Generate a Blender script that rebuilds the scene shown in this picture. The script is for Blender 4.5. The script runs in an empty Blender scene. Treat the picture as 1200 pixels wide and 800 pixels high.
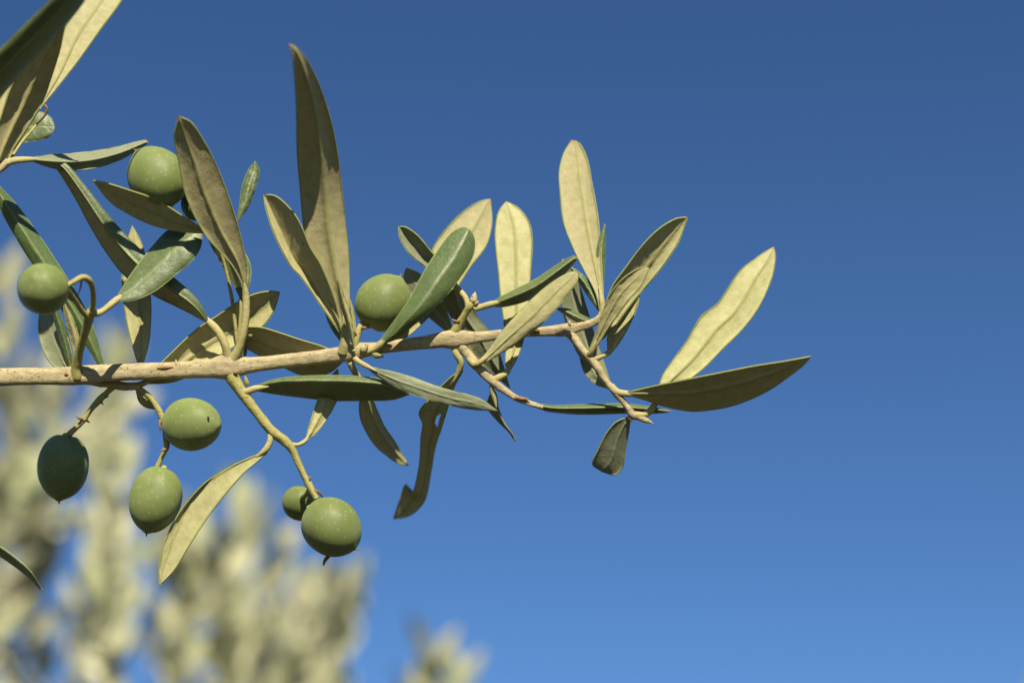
import bpy, math, random
from mathutils import Vector, Matrix, noise

# ------------------------------------------------------------------ camera, sky, sun, exposure
scene = bpy.context.scene
PITCH = 27.0
LENS = 55.0
K = 0.00025                      # metres per photo pixel at the focus distance
D = 1200 * K * LENS / 36.0       # focus distance (about 46 cm)
CAM = Vector((0, 0, 1.65))
cam_data = bpy.data.cameras.new('camera')
cam = bpy.data.objects.new('camera', cam_data)
scene.collection.objects.link(cam)
cam.location = CAM
cam.rotation_euler = (math.radians(90 + PITCH), 0, 0)
cam_data.lens = LENS
cam_data.sensor_width = 36
cam_data.clip_start = 0.02
cam_data.clip_end = 6000
cam_data.dof.use_dof = True
cam_data.dof.focus_distance = D
cam_data.dof.aperture_fstop = 5.2
scene.camera = cam
ROT = cam.rotation_euler.to_matrix()

SUN_CAM = Vector((0.07, 0.84, 0.53)).normalized()       # towards the sun, in the camera's frame
SUN_W = (ROT @ SUN_CAM).normalized()
sun_el = math.asin(SUN_W.z)
sun_az = math.atan2(SUN_W.x, SUN_W.y)                    # clockwise from +Y
world = bpy.data.worlds.new('World')
scene.world = world
world.use_nodes = True
wn = world.node_tree.nodes
wl_ = world.node_tree.links
bg = wn['Background']
sky = wn.new('ShaderNodeTexSky')
sky.sky_type = 'NISHITA'
sky.sun_disc = False
sky.sun_elevation = sun_el
sky.sun_rotation = sun_az
sky.altitude = 0
sky.air_density = 1.0
sky.dust_density = 0.0
sky.ozone_density = 10.0
wl_.new(sky.outputs[0], bg.inputs[0])
bg.inputs[1].default_value = 0.0555
sun_d = bpy.data.lights.new('sun', 'SUN')
sun_d.energy = 5.0
sun_d.angle = math.radians(0.5)
sun_d.color = (1.0, 0.89, 0.68)
sun = bpy.data.objects.new('sun', sun_d)
scene.collection.objects.link(sun)
sun.rotation_euler = SUN_W.to_track_quat('Z', 'Y').to_euler()
scene.view_settings.view_transform = 'Standard'
scene.view_settings.look = 'None'
scene.view_settings.gamma = 1
scene.view_settings.exposure = 0.86
scene.view_settings.use_curve_mapping = False

# ------------------------------------------------------------------ helpers
C = scene.collection
rnd = random.Random(7)

def P(x, y, z=0.0):
    """photo pixel + height above the focus plane (in pixels) -> world point"""
    d = D - z * K
    s = d / D
    return CAM + ROT @ Vector(((x - 600) * K * s, (400 - y) * K * s, -d))

def far(x, y, d):
    s = d / D
    return CAM + ROT @ Vector(((x - 600) * K * s, (400 - y) * K * s, -d))

def cr(pts, n):
    """n samples of a Catmull-Rom curve through pts (tuples), even in chord length"""
    pts = [Vector(p) for p in pts]
    if len(pts) == 2:
        return [pts[0].lerp(pts[1], i / (n - 1)) for i in range(n)]
    d = [0.0]
    for a, b in zip(pts, pts[1:]):
        d.append(d[-1] + max((b - a).length, 1e-6))
    out = []
    for i in range(n):
        t = d[-1] * i / (n - 1)
        k = 0
        while k < len(pts) - 2 and t > d[k + 1]:
            k += 1
        u = (t - d[k]) / (d[k + 1] - d[k])
        h = d[k + 1] - d[k]
        m0 = (pts[k + 1] - pts[k - 1]) / (d[k + 1] - d[k - 1]) if k > 0 else (pts[1] - pts[0]) / (d[1])
        m1 = (pts[k + 2] - pts[k]) / (d[k + 2] - d[k]) if k < len(pts) - 2 else (pts[-1] - pts[-2]) / h
        u2, u3 = u * u, u * u * u
        out.append(pts[k] * (2 * u3 - 3 * u2 + 1) + m0 * h * (u3 - 2 * u2 + u) + pts[k + 1] * (3 * u2 - 2 * u3) + m1 * h * (u3 - u2))
    return out

def lerplist(v, t):
    if len(v) == 1:
        return v[0]
    return cr1(v, t)

def cr1(v, t):
    n = len(v) - 1
    x = min(max(t, 0), 1) * n
    k = min(int(x), n - 1)
    u = x - k
    p0 = v[max(k - 1, 0)]; p1 = v[k]; p2 = v[k + 1]; p3 = v[min(k + 2, n)]
    return 0.5 * (2 * p1 + (p2 - p0) * u + (2 * p0 - 5 * p1 + 4 * p2 - p3) * u * u + (3 * p1 - p0 - 3 * p2 + p3) * u ** 3)

def mesh_obj(name, verts, faces, mats, parent=None, fmat=None, uvs=None, smooth=True):
    """verts in world space; the object's origin is its first vertex"""
    o0 = verts[0].copy()
    me = bpy.data.meshes.new(name)
    me.from_pydata([v - o0 for v in verts], [], faces)
    for m in mats:
        me.materials.append(m)
    if fmat:
        me.polygons.foreach_set('material_index', fmat)
    if uvs:
        layer = me.uv_layers.new(name='UVMap')
        for li, lp in enumerate(me.loops):
            layer.data[li].uv = uvs[lp.vertex_index]
    if smooth:
        me.polygons.foreach_set('use_smooth', [True] * len(me.polygons))
    me.update()
    o = bpy.data.objects.new(name, me)
    C.objects.link(o)
    wm = o0
    if parent is not None:
        o.parent = parent
        base = parent['_w']
        o.location = wm - Vector(base)
    else:
        o.location = wm
    o['_w'] = list(wm)
    return o

def empty(name, loc, label, cat, group=None):
    o = bpy.data.objects.new(name, None)
    C.objects.link(o)
    o.location = loc
    o.empty_display_size = 0.02
    o['_w'] = list(loc)
    o['label'] = label
    o['category'] = cat
    if group:
        o['group'] = group
    return o

# ------------------------------------------------------------------ materials
def new_mat(name):
    m = bpy.data.materials.new(name)
    m.use_nodes = True
    nt = m.node_tree
    b = nt.nodes['Principled BSDF']
    return m, nt, b

def N(nt, typ, **kw):
    n = nt.nodes.new(typ)
    for k, v in kw.items():
        setattr(n, k, v)
    return n

def noise_n(nt, scale, detail=3, rough=0.55, vec=None, w=None):
    n = N(nt, 'ShaderNodeTexNoise')
    n.inputs['Scale'].default_value = scale
    n.inputs['Detail'].default_value = detail
    n.inputs['Roughness'].default_value = rough
    if vec is not None:
        nt.links.new(vec, n.inputs['Vector'])
    return n

def ramp(nt, src, stops):
    r = N(nt, 'ShaderNodeValToRGB')
    e = r.color_ramp.elements
    while len(e) < len(stops):
        e.new(0.5)
    for i, (p, c) in enumerate(stops):
        e[i].position = p
        e[i].color = (c[0], c[1], c[2], 1) if not isinstance(c, (int, float)) else (c, c, c, 1)
    nt.links.new(src, r.inputs[0])
    return r

def mixc(nt, fac, a, b, blend='MIX'):
    m = N(nt, 'ShaderNodeMix', data_type='RGBA', blend_type=blend)
    if isinstance(fac, (int, float)):
        m.inputs[0].default_value = fac
    else:
        nt.links.new(fac, m.inputs[0])
    for s, v in ((m.inputs[6], a), (m.inputs[7], b)):
        if isinstance(v, tuple):
            s.default_value = (v[0], v[1], v[2], 1)
        else:
            nt.links.new(v, s)
    return m.outputs[2]

def math_n(nt, op, a, b=None):
    m = N(nt, 'ShaderNodeMath', operation=op)
    for i, v in enumerate((a, b)):
        if v is None:
            continue
        if isinstance(v, (int, float)):
            m.inputs[i].default_value = v
        else:
            nt.links.new(v, m.inputs[i])
    return m.outputs[0]

def leaf_mat(name, base, dark, mid, margin, rough, spec, speck, transl, tcol, veins, ribcol=None):
    ribcol = ribcol or mid
    m, nt, b = new_mat(name)
    tc = N(nt, 'ShaderNodeTexCoord')
    uv = N(nt, 'ShaderNodeSeparateXYZ')
    nt.links.new(tc.outputs['UV'], uv.inputs[0])
    au = math_n(nt, 'ABSOLUTE', math_n(nt, 'SUBTRACT', uv.outputs[0], 0.5))     # 0 midrib .. 0.5 edge
    oi = N(nt, 'ShaderNodeObjectInfo')
    # mottled base
    n1 = noise_n(nt, 420, 4, 0.6, tc.outputs['Object'])
    r1 = ramp(nt, n1.outputs[0], [(0.08, 0.0), (0.62, 1.0)])
    col = mixc(nt, r1.outputs[0], dark, base)
    # every leaf a little different
    hs = N(nt, 'ShaderNodeHueSaturation')
    nt.links.new(math_n(nt, 'ADD', math_n(nt, 'MULTIPLY', oi.outputs['Random'], 0.20), 0.91), hs.inputs['Value'])
    nt.links.new(math_n(nt, 'ADD', math_n(nt, 'MULTIPLY', oi.outputs['Random'], 0.03), 0.487), hs.inputs['Hue'])
    nt.links.new(col, hs.inputs['Color'])
    col = hs.outputs[0]
    # fine scales
    n2 = noise_n(nt, 3000, 3, 0.7, tc.outputs['Object'])
    r2 = ramp(nt, n2.outputs[0], [(0.42, 0.0), (0.62, 1.0)])
    col = mixc(nt, math_n(nt, 'MULTIPLY', r2.outputs[0], speck), col, mid)
    # side veins, faint
    w = N(nt, 'ShaderNodeTexWave', wave_type='BANDS', bands_direction='Y')
    mp = N(nt, 'ShaderNodeCombineXYZ')
    nt.links.new(au, mp.inputs[0])
    nt.links.new(math_n(nt, 'SUBTRACT', uv.outputs[1], math_n(nt, 'MULTIPLY', au, 0.30)), mp.inputs[1])
    nt.links.new(mp.outputs[0], w.inputs['Vector'])
    w.inputs['Scale'].default_value = 3.4
    w.inputs['Distortion'].default_value = 2.2
    w.inputs['Detail'].default_value = 2
    w.inputs['Detail Scale'].default_value = 2.5
    rv = ramp(nt, w.outputs[1], [(0.80, 0.0), (0.98, 1.0)])
    col = mixc(nt, math_n(nt, 'MULTIPLY', rv.outputs[0], veins), col, mid)
    # midrib and margin
    rm = ramp(nt, au, [(0.0, 1.0), (0.028, 0.75), (0.06, 0.0)])
    col = mixc(nt, math_n(nt, 'MULTIPLY', rm.outputs[0], 0.8), col, ribcol)
    re = ramp(nt, au, [(0.452, 0.0), (0.482, 1.0)])
    col = mixc(nt, re.outputs[0], col, margin)
    # a few brown specks
    v = N(nt, 'ShaderNodeTexVoronoi')
    v.inputs['Scale'].default_value = 210
    nt.links.new(tc.outputs['Object'], v.inputs['Vector'])
    rs = ramp(nt, v.outputs['Distance'], [(0.05, 1.0), (0.11, 0.0)])
    sel = math_n(nt, 'GREATER_THAN', N(nt, 'ShaderNodeSeparateColor').outputs[0], 0.9)
    sc = nt.nodes[-1] if False else None
    sepc = [n for n in nt.nodes if n.bl_idname == 'ShaderNodeSeparateColor'][0]
    nt.links.new(v.outputs['Color'], sepc.inputs[0])
    col = mixc(nt, math_n(nt, 'MULTIPLY', math_n(nt, 'MULTIPLY', rs.outputs[0], sel), 0.75), col, (0.16, 0.09, 0.035))
    # brownish tip
    rt = ramp(nt, uv.outputs[1], [(0.972, 0.0), (0.996, 1.0)])
    col = mixc(nt, math_n(nt, 'MULTIPLY', rt.outputs[0], 0.75), col, (0.36, 0.19, 0.10))
    nt.links.new(col, b.inputs['Base Color'])
    b.inputs['Specular IOR Level'].default_value = spec
    b.inputs['Diffuse Roughness'].default_value = 0.5
    nr = noise_n(nt, 900, 3, 0.6, tc.outputs['Object'])
    rr = ramp(nt, nr.outputs[0], [(0.3, max(rough - 0.08, 0)), (0.7, min(rough + 0.12, 1))])
    nt.links.new(rr.outputs[0], b.inputs['Roughness'])
    bump = N(nt, 'ShaderNodeBump')
    bump.inputs['Strength'].default_value = 0.7
    bump.inputs['Distance'].default_value = 0.00015
    hh = math_n(nt, 'ADD', math_n(nt, 'MULTIPLY', n2.outputs[0], 0.8), math_n(nt, 'MULTIPLY', n1.outputs[0], 1.6))
    hh = math_n(nt, 'ADD', hh, math_n(nt, 'MULTIPLY', rv.outputs[0], 0.12))
    nt.links.new(hh, bump.inputs['Height'])
    nt.links.new(bump.outputs[0], b.inputs['Normal'])
    tr = N(nt, 'ShaderNodeBsdfTranslucent')
    tr.inputs[0].default_value = (*tcol, 1)
    mx = N(nt, 'ShaderNodeMixShader')
    mx.inputs[0].default_value = transl
    nt.links.new(b.outputs[0], mx.inputs[1])
    nt.links.new(tr.outputs[0], mx.inputs[2])
    nt.links.new(mx.outputs[0], nt.nodes['Material Output'].inputs[0])
    return m

M_UNDER = leaf_mat('leaf_underside', (0.392, 0.366, 0.205), (0.245, 0.236, 0.090), (0.427, 0.389, 0.175), (0.259, 0.285, 0.097),
                   0.60, 0.28, 0.34, 0.008, (0.270, 0.324, 0.054), 0.10, (0.270, 0.270, 0.095))
M_PALE = leaf_mat('young_leaf_underside', (0.196, 0.214, 0.131), (0.131, 0.155, 0.083), (0.250, 0.262, 0.161), (0.238, 0.262, 0.095),
                  0.55, 0.3, 0.4, 0.01, (0.255, 0.306, 0.051), 0.02)
M_TOP = leaf_mat('leaf_upper_side', (0.070, 0.110, 0.030), (0.035, 0.062, 0.017), (0.184, 0.226, 0.092), (0.173, 0.217, 0.071),
                 0.44, 0.6, 0.55, 0.01, (0.212, 0.306, 0.051), 0.02)

def bark_mat(name, base, dark, spot, spot_amt, scale=1.0):
    m, nt, b = new_mat(name)
    tc = N(nt, 'ShaderNodeTexCoord')
    mp = N(nt, 'ShaderNodeMapping')
    mp.inputs['Scale'].default_value = (0.35, 1, 1)
    nt.links.new(tc.outputs['Object'], mp.inputs[0])
    n1 = noise_n(nt, 900 * scale, 6, 0.75, mp.outputs[0])
    r1 = ramp(nt, n1.outputs[0], [(0.33, 0.0), (0.62, 1.0)])
    col = mixc(nt, r1.outputs[0], dark, base)
    n3 = noise_n(nt, 90 * scale, 3, 0.6, tc.outputs['Object'])
    r3 = ramp(nt, n3.outputs[0], [(0.42, 0.0), (0.66, 1.0)])
    col = mixc(nt, math_n(nt, 'MULTIPLY', r3.outputs[0], 0.35), col, (base[0] * .85, base[1] * .95, base[2] * .7))
    v = N(nt, 'ShaderNodeTexVoronoi')
    v.inputs['Scale'].default_value = 1000 * scale
    nt.links.new(tc.outputs['Object'], v.inputs['Vector'])
    rs = ramp(nt, v.outputs['Distance'], [(0.17, 1.0), (0.30, 0.0)])
    sp = N(nt, 'ShaderNodeSeparateColor')
    nt.links.new(v.outputs['Color'], sp.inputs[0])
    sel = math_n(nt, 'GREATER_THAN', sp.outputs[0], 0.62)
    f = math_n(nt, 'MULTIPLY', math_n(nt, 'MULTIPLY', rs.outputs[0], sel), spot_amt)
    col = mixc(nt, f, col, spot)
    nt.links.new(col, b.inputs['Base Color'])
    b.inputs['Roughness'].default_value = 0.75
    b.inputs['Specular IOR Level'].default_value = 0.25
    bump = N(nt, 'ShaderNodeBump')
    bump.inputs['Strength'].default_value = 0.9
    bump.inputs['Distance'].default_value = 0.0003
    nt.links.new(math_n(nt, 'ADD', n1.outputs[0], math_n(nt, 'MULTIPLY', f, 0.5)), bump.inputs['Height'])
    nt.links.new(bump.outputs[0], b.inputs['Normal'])
    return m

M_STEM = bark_mat('stem_bark', (0.423, 0.359, 0.225), (0.215, 0.168, 0.095), (0.172, 0.086, 0.043), 0.8)
M_TWIG = bark_mat('twig_bark', (0.340, 0.314, 0.124), (0.229, 0.205, 0.062), (0.206, 0.112, 0.052), 0.45)
M_PET = bark_mat('petiole_skin', (0.379, 0.334, 0.163), (0.301, 0.268, 0.111), (0.310, 0.224, 0.086), 0.2)
M_DRY = bark_mat('dry_scale', (0.275, 0.172, 0.086), (0.129, 0.065, 0.034), (0.086, 0.043, 0.026), 0.4)

def olive_mat():
    m, nt, b = new_mat('olive_skin')
    tc = N(nt, 'ShaderNodeTexCoord')
    oi = N(nt, 'ShaderNodeObjectInfo')
    n1 = noise_n(nt, 110, 3, 0.55, tc.outputs['Object'])
    r1 = ramp(nt, n1.outputs[0], [(0.35, 0.0), (0.66, 1.0)])
    col = mixc(nt, r1.outputs[0], (0.140, 0.180, 0.052), (0.182, 0.218, 0.088))
    # greener bruise-like clouds where the bloom has rubbed off
    n4 = noise_n(nt, 75, 4, 0.6, tc.outputs['Object'])
    r4 = ramp(nt, n4.outputs[0], [(0.56, 0.0), (0.66, 1.0)])
    col = mixc(nt, math_n(nt, 'MULTIPLY', r4.outputs[0], 0.5), col, (0.106, 0.154, 0.025))
    # lenticels
    v = N(nt, 'ShaderNodeTexVoronoi')
    v.inputs['Scale'].default_value = 760
    nt.links.new(tc.outputs['Object'], v.inputs['Vector'])
    sp = N(nt, 'ShaderNodeSeparateColor')
    nt.links.new(v.outputs['Color'], sp.inputs[0])
    rs = ramp(nt, v.outputs['Distance'], [(0.08, 1.0), (0.34, 0.0)])
    f = math_n(nt, 'MULTIPLY', rs.outputs[0], math_n(nt, 'GREATER_THAN', sp.outputs[0], 0.38))
    col = mixc(nt, math_n(nt, 'MULTIPLY', f, 0.5), col, (0.334, 0.370, 0.176))
    hs = N(nt, 'ShaderNodeHueSaturation')
    nt.links.new(math_n(nt, 'ADD', math_n(nt, 'MULTIPLY', oi.outputs['Random'], 0.2), 0.9), hs.inputs['Value'])
    nt.links.new(col, hs.inputs['Color'])
    nt.links.new(hs.outputs[0], b.inputs['Base Color'])
    b.inputs['Roughness'].default_value = 0.52
    b.inputs['Specular IOR Level'].default_value = 0.25
    b.inputs['Diffuse Roughness'].default_value = 0.5
    b.inputs['Subsurface Weight'].default_value = 0.0
    b.inputs['Subsurface Radius'].default_value = (0.5, 0.9, 0.2)
    b.inputs['Subsurface Scale'].default_value = 0.001
    bump = N(nt, 'ShaderNodeBump')
    bump.inputs['Strength'].default_value = 0.25
    bump.inputs['Distance'].default_value = 0.0002
    nt.links.new(math_n(nt, 'ADD', n1.outputs[0], math_n(nt, 'MULTIPLY', f, 0.12)), bump.inputs['Height'])
    nt.links.new(bump.outputs[0], b.inputs['Normal'])
    return m
M_OLIVE = olive_mat()

# ------------------------------------------------------------------ builders
def tube(name, pts, mat, parent, ridge=0.0, rough=0.10, ring=16, cap=True, step=2.2, seed=0):
    """pts: (x, y, z, radius) in photo pixels"""
    L = sum((Vector(a[:3]) - Vector(b[:3])).length for a, b in zip(pts, pts[1:]))
    n = max(6, int(L / step))
    s4 = cr([Vector(p) for p in pts], n)
    cen = [Vector((p[0], p[1], p[2])) for p in s4]
    th_ = {'fruit_stalk': 0.84, 'petiole': 0.92, 'twig': 0.93}.get(name, 1.0)
    rad = [max(p[3] * th_, 0.3) for p in s4]
    verts, faces = [], []
    up = None
    for i, c in enumerate(cen):
        t = (cen[min(i + 1, n - 1)] - cen[max(i - 1, 0)]).normalized()
        if up is None:
            up = t.cross(Vector((0, 0, 1)))
            if up.length < 0.1:
                up = Vector((0, 1, 0))
        up = (up - t * up.dot(t)).normalized()
        sd = t.cross(up)
        for k in range(ring):
            a = 2 * math.pi * k / ring
            d = up * math.cos(a) + sd * math.sin(a)
            nn = noise.noise(Vector((i * 0.22 + seed * 13.1, math.cos(a) * 1.3, math.sin(a) * 1.3)))
            n2 = noise.noise(Vector((i * 0.05 + seed * 3.1, math.cos(a) * 0.9 + 7, math.sin(a) * 0.9)))
            n3 = noise.noise(Vector((i * 0.55 + seed * 5.7, math.cos(a) * 3.3, math.sin(a) * 3.3 + 4)))
            r = rad[i] * (1 + rough * nn + rough * 0.7 * n2 + rough * 0.5 * n3 + ridge * math.cos(3 * a + 0.5 + i * 0.004))
            q = c + d * r
            verts.append(P(q.x, q.y, q.z))
    for i in range(n - 1):
        for k in range(ring):
            faces.append((i * ring + k, i * ring + (k + 1) % ring, (i + 1) * ring + (k + 1) % ring, (i + 1) * ring + k))
    if cap:
        for i, off in ((0, -0.45), (n - 1, 0.45)):
            t = (cen[min(i + 1, n - 1)] - cen[max(i - 1, 0)]).normalized()
            q = cen[i] + t * rad[i] * off
            verts.append(P(q.x, q.y, q.z))
            ci = len(verts) - 1
            for k in range(ring):
                f = (i * ring + k, i * ring + (k + 1) % ring, ci)
                faces.append(f if i else f[::-1])
    return mesh_obj(name, verts, faces, [mat], parent)

leaf_no = [0]
def leaf(parent, A, B, z, za=0.0, zb=0.0, face='under', m=0.5, bulge=0.0, curl=None, roll=None, wav=1.0,
         petiole=None, pr=2.6, label=None, rib=2.0, under=None, ribw=0.085, holes=None, midbend=0.0, n=44, tex=None):
    """A, B: the two long edges, base to tip, in photo pixels; z: heights along the blade;
    za, zb: how far each edge stands in front of (+) or behind (-) the midrib.
    roll=(frac, lift): edge B rolls over towards the viewer and back by frac of the width."""
    leaf_no[0] += 1
    sd = leaf_no[0]
    a = cr([Vector((p[0], p[1], 0)) for p in A], n)
    b = cr([Vector((p[0], p[1], 0)) for p in B], n)
    wmax = max((p - q).length for p, q in zip(a, b)) or 1
    if curl is None:
        curl = 2.6 if face == 'under' else -2.6
    us = [-1, -.96, -.88, -.74, -.55, -.36, -.2, -.13, -.08, -.04, 0, .04, .08, .13, .2, .36, .55, .74, .88, .96, 1]
    cols = [(u, 0.0) for u in us]
    if roll:
        for q in (0.15, 0.35, 0.6, 0.8, 1.0):
            cols.append((1.0, q))
    grid = []
    for i in range(n):
        t = i / (n - 1)
        w = (a[i] - b[i]).length / wmax
        sw = math.sqrt(max(w, 0))
        mid = a[i].lerp(b[i], lerplist(m, t) if isinstance(m, list) else m)
        zm = lerplist(z, t)
        row = []
        for u, q in cols:
            e = a[i] if u < 0 else b[i]
            au = abs(u)
            p = mid.lerp(e, au)
            ze = (za if u < 0 else zb) * w
            zz = zm + ze * au ** (1.0 + 0.5 * (0)) + bulge * w * (1 - u * u) + curl * w * au ** 7
            zz += rib * min(1, wmax / 36) * (1 - t) ** 0.6 * math.exp(-(u / ribw) ** 2) * (1 if face == 'under' else -0.45) * min(1, w * 3)
            zz += wav * w * (1.5 * au * au * math.sin(t * 9 + sd * 1.7 + (0 if u < 0 else 2.1)) + 1.0 * au * noise.noise(Vector((t * 9, u * 1.5, sd * 3.3))) * 1.6)
            zz += wav * w * 0.8 * noise.noise(Vector((t * 22, u * 5, sd * 1.3)))
            if q > 0:
                fr = roll[0] * (q ** 1.6)
                p = b[i].lerp(a[i], fr * 1.0)
                zz += roll[1] * w * math.sin(q * math.pi / 2)
            row.append((p.x, p.y, zz, u if q == 0 else 1.0 - 0.02 * 0, t, q))
        grid.append(row)
    nc = len(cols)
    pos = [[Vector((r[0], -r[1], r[2])) for r in row] for row in grid]   # y up for the normals
    nor = [[None] * nc for _ in range(n)]
    tot = 0
    for i in range(n):
        for j in range(nc):
            du = pos[i][min(j + 1, nc - 1)] - pos[i][max(j - 1, 0)]
            dv = pos[min(i + 1, n - 1)][j] - pos[max(i - 1, 0)][j]
            nn = du.cross(dv)
            if nn.length < 1e-6:
                nn = None
            else:
                nn = nn.normalized()
                if j < len(us):
                    tot += nn.z
            nor[i][j] = nn
    sgn = 1 if tot >= 0 else -1
    last = Vector((0, 0, 1))
    for i in range(n):
        for j in range(nc):
            if nor[i][j] is None:
                k = min(max(i, 1), n - 2)
                nor[i][j] = nor[k][j] * sgn if nor[k][j] is not None and k != i else last
            else:
                nor[i][j] = nor[i][j] * sgn
            last = nor[i][j]
    th = 0.75
    verts, uvs, faces, fm = [], [], [], []
    for s in (1, -1):
        for i in range(n):
            for j in range(nc):
                q = pos[i][j] + nor[i][j] * (th * s * (0.35 if i in (0, n - 1) else 1))
                verts.append(P(q.x, -q.y, q.z))
                u = grid[i][j][3]
                qq = grid[i][j][5]
                uu = 0.5 + 0.5 * u
                if qq > 0:
                    uu = 0.93 if qq < 1 else 1.0
                elif roll and u > 0:
                    uu = 0.5 + 0.42 * u
                uvs.append((uu, grid[i][j][4]))
    F, Bk = (0, 1) if face == 'under' else (1, 0)
    off = n * nc
    def hole(i, j):
        if not holes:
            return False
        t = (i + .5) / (n - 1)
        u = 0.5 * (cols[j][0] + cols[j + 1][0])
        return any(((t - h[0]) / h[2]) ** 2 + ((u - h[1]) / h[3]) ** 2 < 1 for h in holes)
    solid = [[not hole(i, j) for j in range(nc - 1)] for i in range(n - 1)]
    def q4(f, mi, flip):
        faces.append(tuple(reversed(f)) if flip else f)
        fm.append(mi)
    fl = sgn < 0
    for i in range(n - 1):
        for j in range(nc - 1):
            if not solid[i][j]:
                continue
            v = (i * nc + j, i * nc + j + 1, (i + 1) * nc + j + 1, (i + 1) * nc + j)
            q4(v, F, fl)
            q4(tuple(x + off for x in v), Bk, not fl)
            for di, dj, e in ((0, -1, (0, 3)), (0, 1, (2, 1)), (-1, 0, (1, 0)), (1, 0, (3, 2))):
                ii, jj = i + di, j + dj
                if 0 <= ii < n - 1 and 0 <= jj < nc - 1 and solid[ii][jj]:
                    continue
                p, r = v[e[0]], v[e[1]]
                q4((p, r, r + off, p + off), F, not fl)
    o = mesh_obj('leaf', verts, faces, [under or M_UNDER, M_TOP], parent, fmat=fm, uvs=uvs)
    if label:
        o['label'] = label
    if petiole:
        pp = [(*q[:3], (q[3] if len(q) > 3 else pr)) for q in petiole]
        pp[-1] = (*pp[-1][:3], 0.7)
        tube('petiole', pp, M_PET, o, ring=12, rough=0.08, seed=sd)
    return o

PROF = [0.10, 0.34, 0.62, 0.84, 0.97, 1.0, 0.97, 0.86, 0.66, 0.38, 0.0]
def mleaf(parent, mid, wa, wb, **kw):
    """a leaf given by its midrib (x, y, z) and the visible half widths either side"""
    nn = 15
    pts = cr([Vector(p) for p in mid], nn)
    prof = kw.pop('prof', PROF)
    A, B = [], []
    for i, p in enumerate(pts):
        t = i / (nn - 1)
        d = pts[min(i + 1, nn - 1)] - pts[max(i - 1, 0)]
        d = Vector((d.x, d.y)).normalized()
        per = Vector((-d.y, d.x))
        f = max(cr1(prof, t), 0)
        A.append((p.x - per.x * wa * f, p.y - per.y * wa * f))
        B.append((p.x + per.x * wb * f, p.y + per.y * wb * f))
    z = [p.z for p in pts]
    return leaf(parent, A, B, z, m=wa / (wa + wb), **kw)

def olive(parent, c, a, b, axis, label=None, tip=True, cal=None):
    """c centre (x,y,z) px, a long and b short half axis in px, axis (x right, y DOWN, z to viewer) points to the tip"""
    ax = Vector(axis).normalized()
    t1 = ax.cross(Vector((0.3, 0.2, 1))).normalized()
    t2 = ax.cross(t1)
    c = Vector(c)
    s = rnd.random() * 50
    verts, faces = [], []
    nu, nv = 56, 36
    def pt(th, ph):
        x = math.cos(th)
        r = math.sin(th)
        prof = 1.01 - 0.045 * x - 0.03 * x * x * x
        bump = 1 + 0.022 * noise.noise(Vector((x * 1.4 + s, r * math.cos(ph) * 1.4, r * math.sin(ph) * 1.4)))
        l = x * a * (1.0 if x < 0 else 1.0)
        if x > 0.97:
            l += a * 0.05 * ((x - 0.97) / 0.03) ** 2
        if x < -0.93:
            l += a * 0.05 * ((-x - 0.93) / 0.07)
        q = c + ax * l * bump + (t1 * math.cos(ph) + t2 * math.sin(ph)) * (r * b * prof * bump)
        return P(q.x, q.y, q.z)
    verts.append(pt(0, 0))
    for i in range(1, nv):
        for k in range(nu):
            verts.append(pt(math.pi * i / nv, 2 * math.pi * k / nu))
    verts.append(pt(math.pi, 0))
    for k in range(nu):
        faces.append((0, 1 + (k + 1) % nu, 1 + k))
    for i in range(nv - 2):
        for k in range(nu):
            p = 1 + i * nu
            faces.append((p + k, p + (k + 1) % nu, p + nu + (k + 1) % nu, p + nu + k))
    e = 1 + (nv - 2) * nu
    for k in range(nu):
        faces.append((e + k, e + (k + 1) % nu, len(verts) - 1))
    o = mesh_obj('olive', verts, faces, [M_OLIVE], parent)
    if label:
        o['label'] = label
    if tip:
        q0 = c + ax * a * 1.0
        q1 = c + ax * (a + 4.5) + t1 * 1.2
        tube('tip_bristle', [(*q0, 1.5), (*(q0.lerp(q1, .5)), 1.1), (*q1, 0.6)], M_DRY, o, ring=8, seed=int(s))
    if cal:
        q0 = c - ax * a * 0.90
        q1 = c - ax * (a * 0.90 + 5)
        tube('calyx', [(*q0, 4.2), (*(q0.lerp(q1, .5)), 4.4), (*q1, 3.0)], M_TWIG, o, ring=12, rough=0.3, seed=int(s) + 3)
    return o

def bud(parent, base, tip, r, mat=None):
    b0, t0 = Vector(base), Vector(tip)
    pts = [(*b0, r * .7), (*b0.lerp(t0, .3), r), (*b0.lerp(t0, .65), r * .75), (*t0, 0.4)]
    return tube('bud', pts, mat or M_STEM, parent, ring=12, rough=0.15, step=1.2, seed=int(tip[0]))

# ------------------------------------------------------------------ ground
gm, nt, b = new_mat('dry_earth')
tc = N(nt, 'ShaderNodeTexCoord')
n1 = noise_n(nt, 0.35, 8, 0.6, tc.outputs['Object'])
n2 = noise_n(nt, 9, 6, 0.6, tc.outputs['Object'])
c1 = mixc(nt, ramp(nt, n1.outputs[0], [(0.4, 0.0), (0.62, 1.0)]).outputs[0], (0.032, 0.030, 0.016), (0.022, 0.028, 0.010))
c2 = mixc(nt, n2.outputs[0], c1, (0.045, 0.04, 0.024))
nt.links.new(c2, b.inputs['Base Color'])
b.inputs['Roughness'].default_value = 0.95
me = bpy.data.meshes.new('ground')
gv, gf = [], []
R_ = [0, 1, 2, 3, 4, 6, 8, 12, 20, 40, 90, 200, 600, 2500]
nr = 48
gv.append((0, 0, 0))
for r in R_[1:]:
    for k in range(nr):
        a_ = 2 * math.pi * k / nr
        x, y = r * math.cos(a_), r * math.sin(a_)
        gv.append((x, y, 0.06 * noise.noise(Vector((x * .6, y * .6, 0))) if r < 100 else 0))
for k in range(nr):
    gf.append((0, 1 + k, 1 + (k + 1) % nr))
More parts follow.
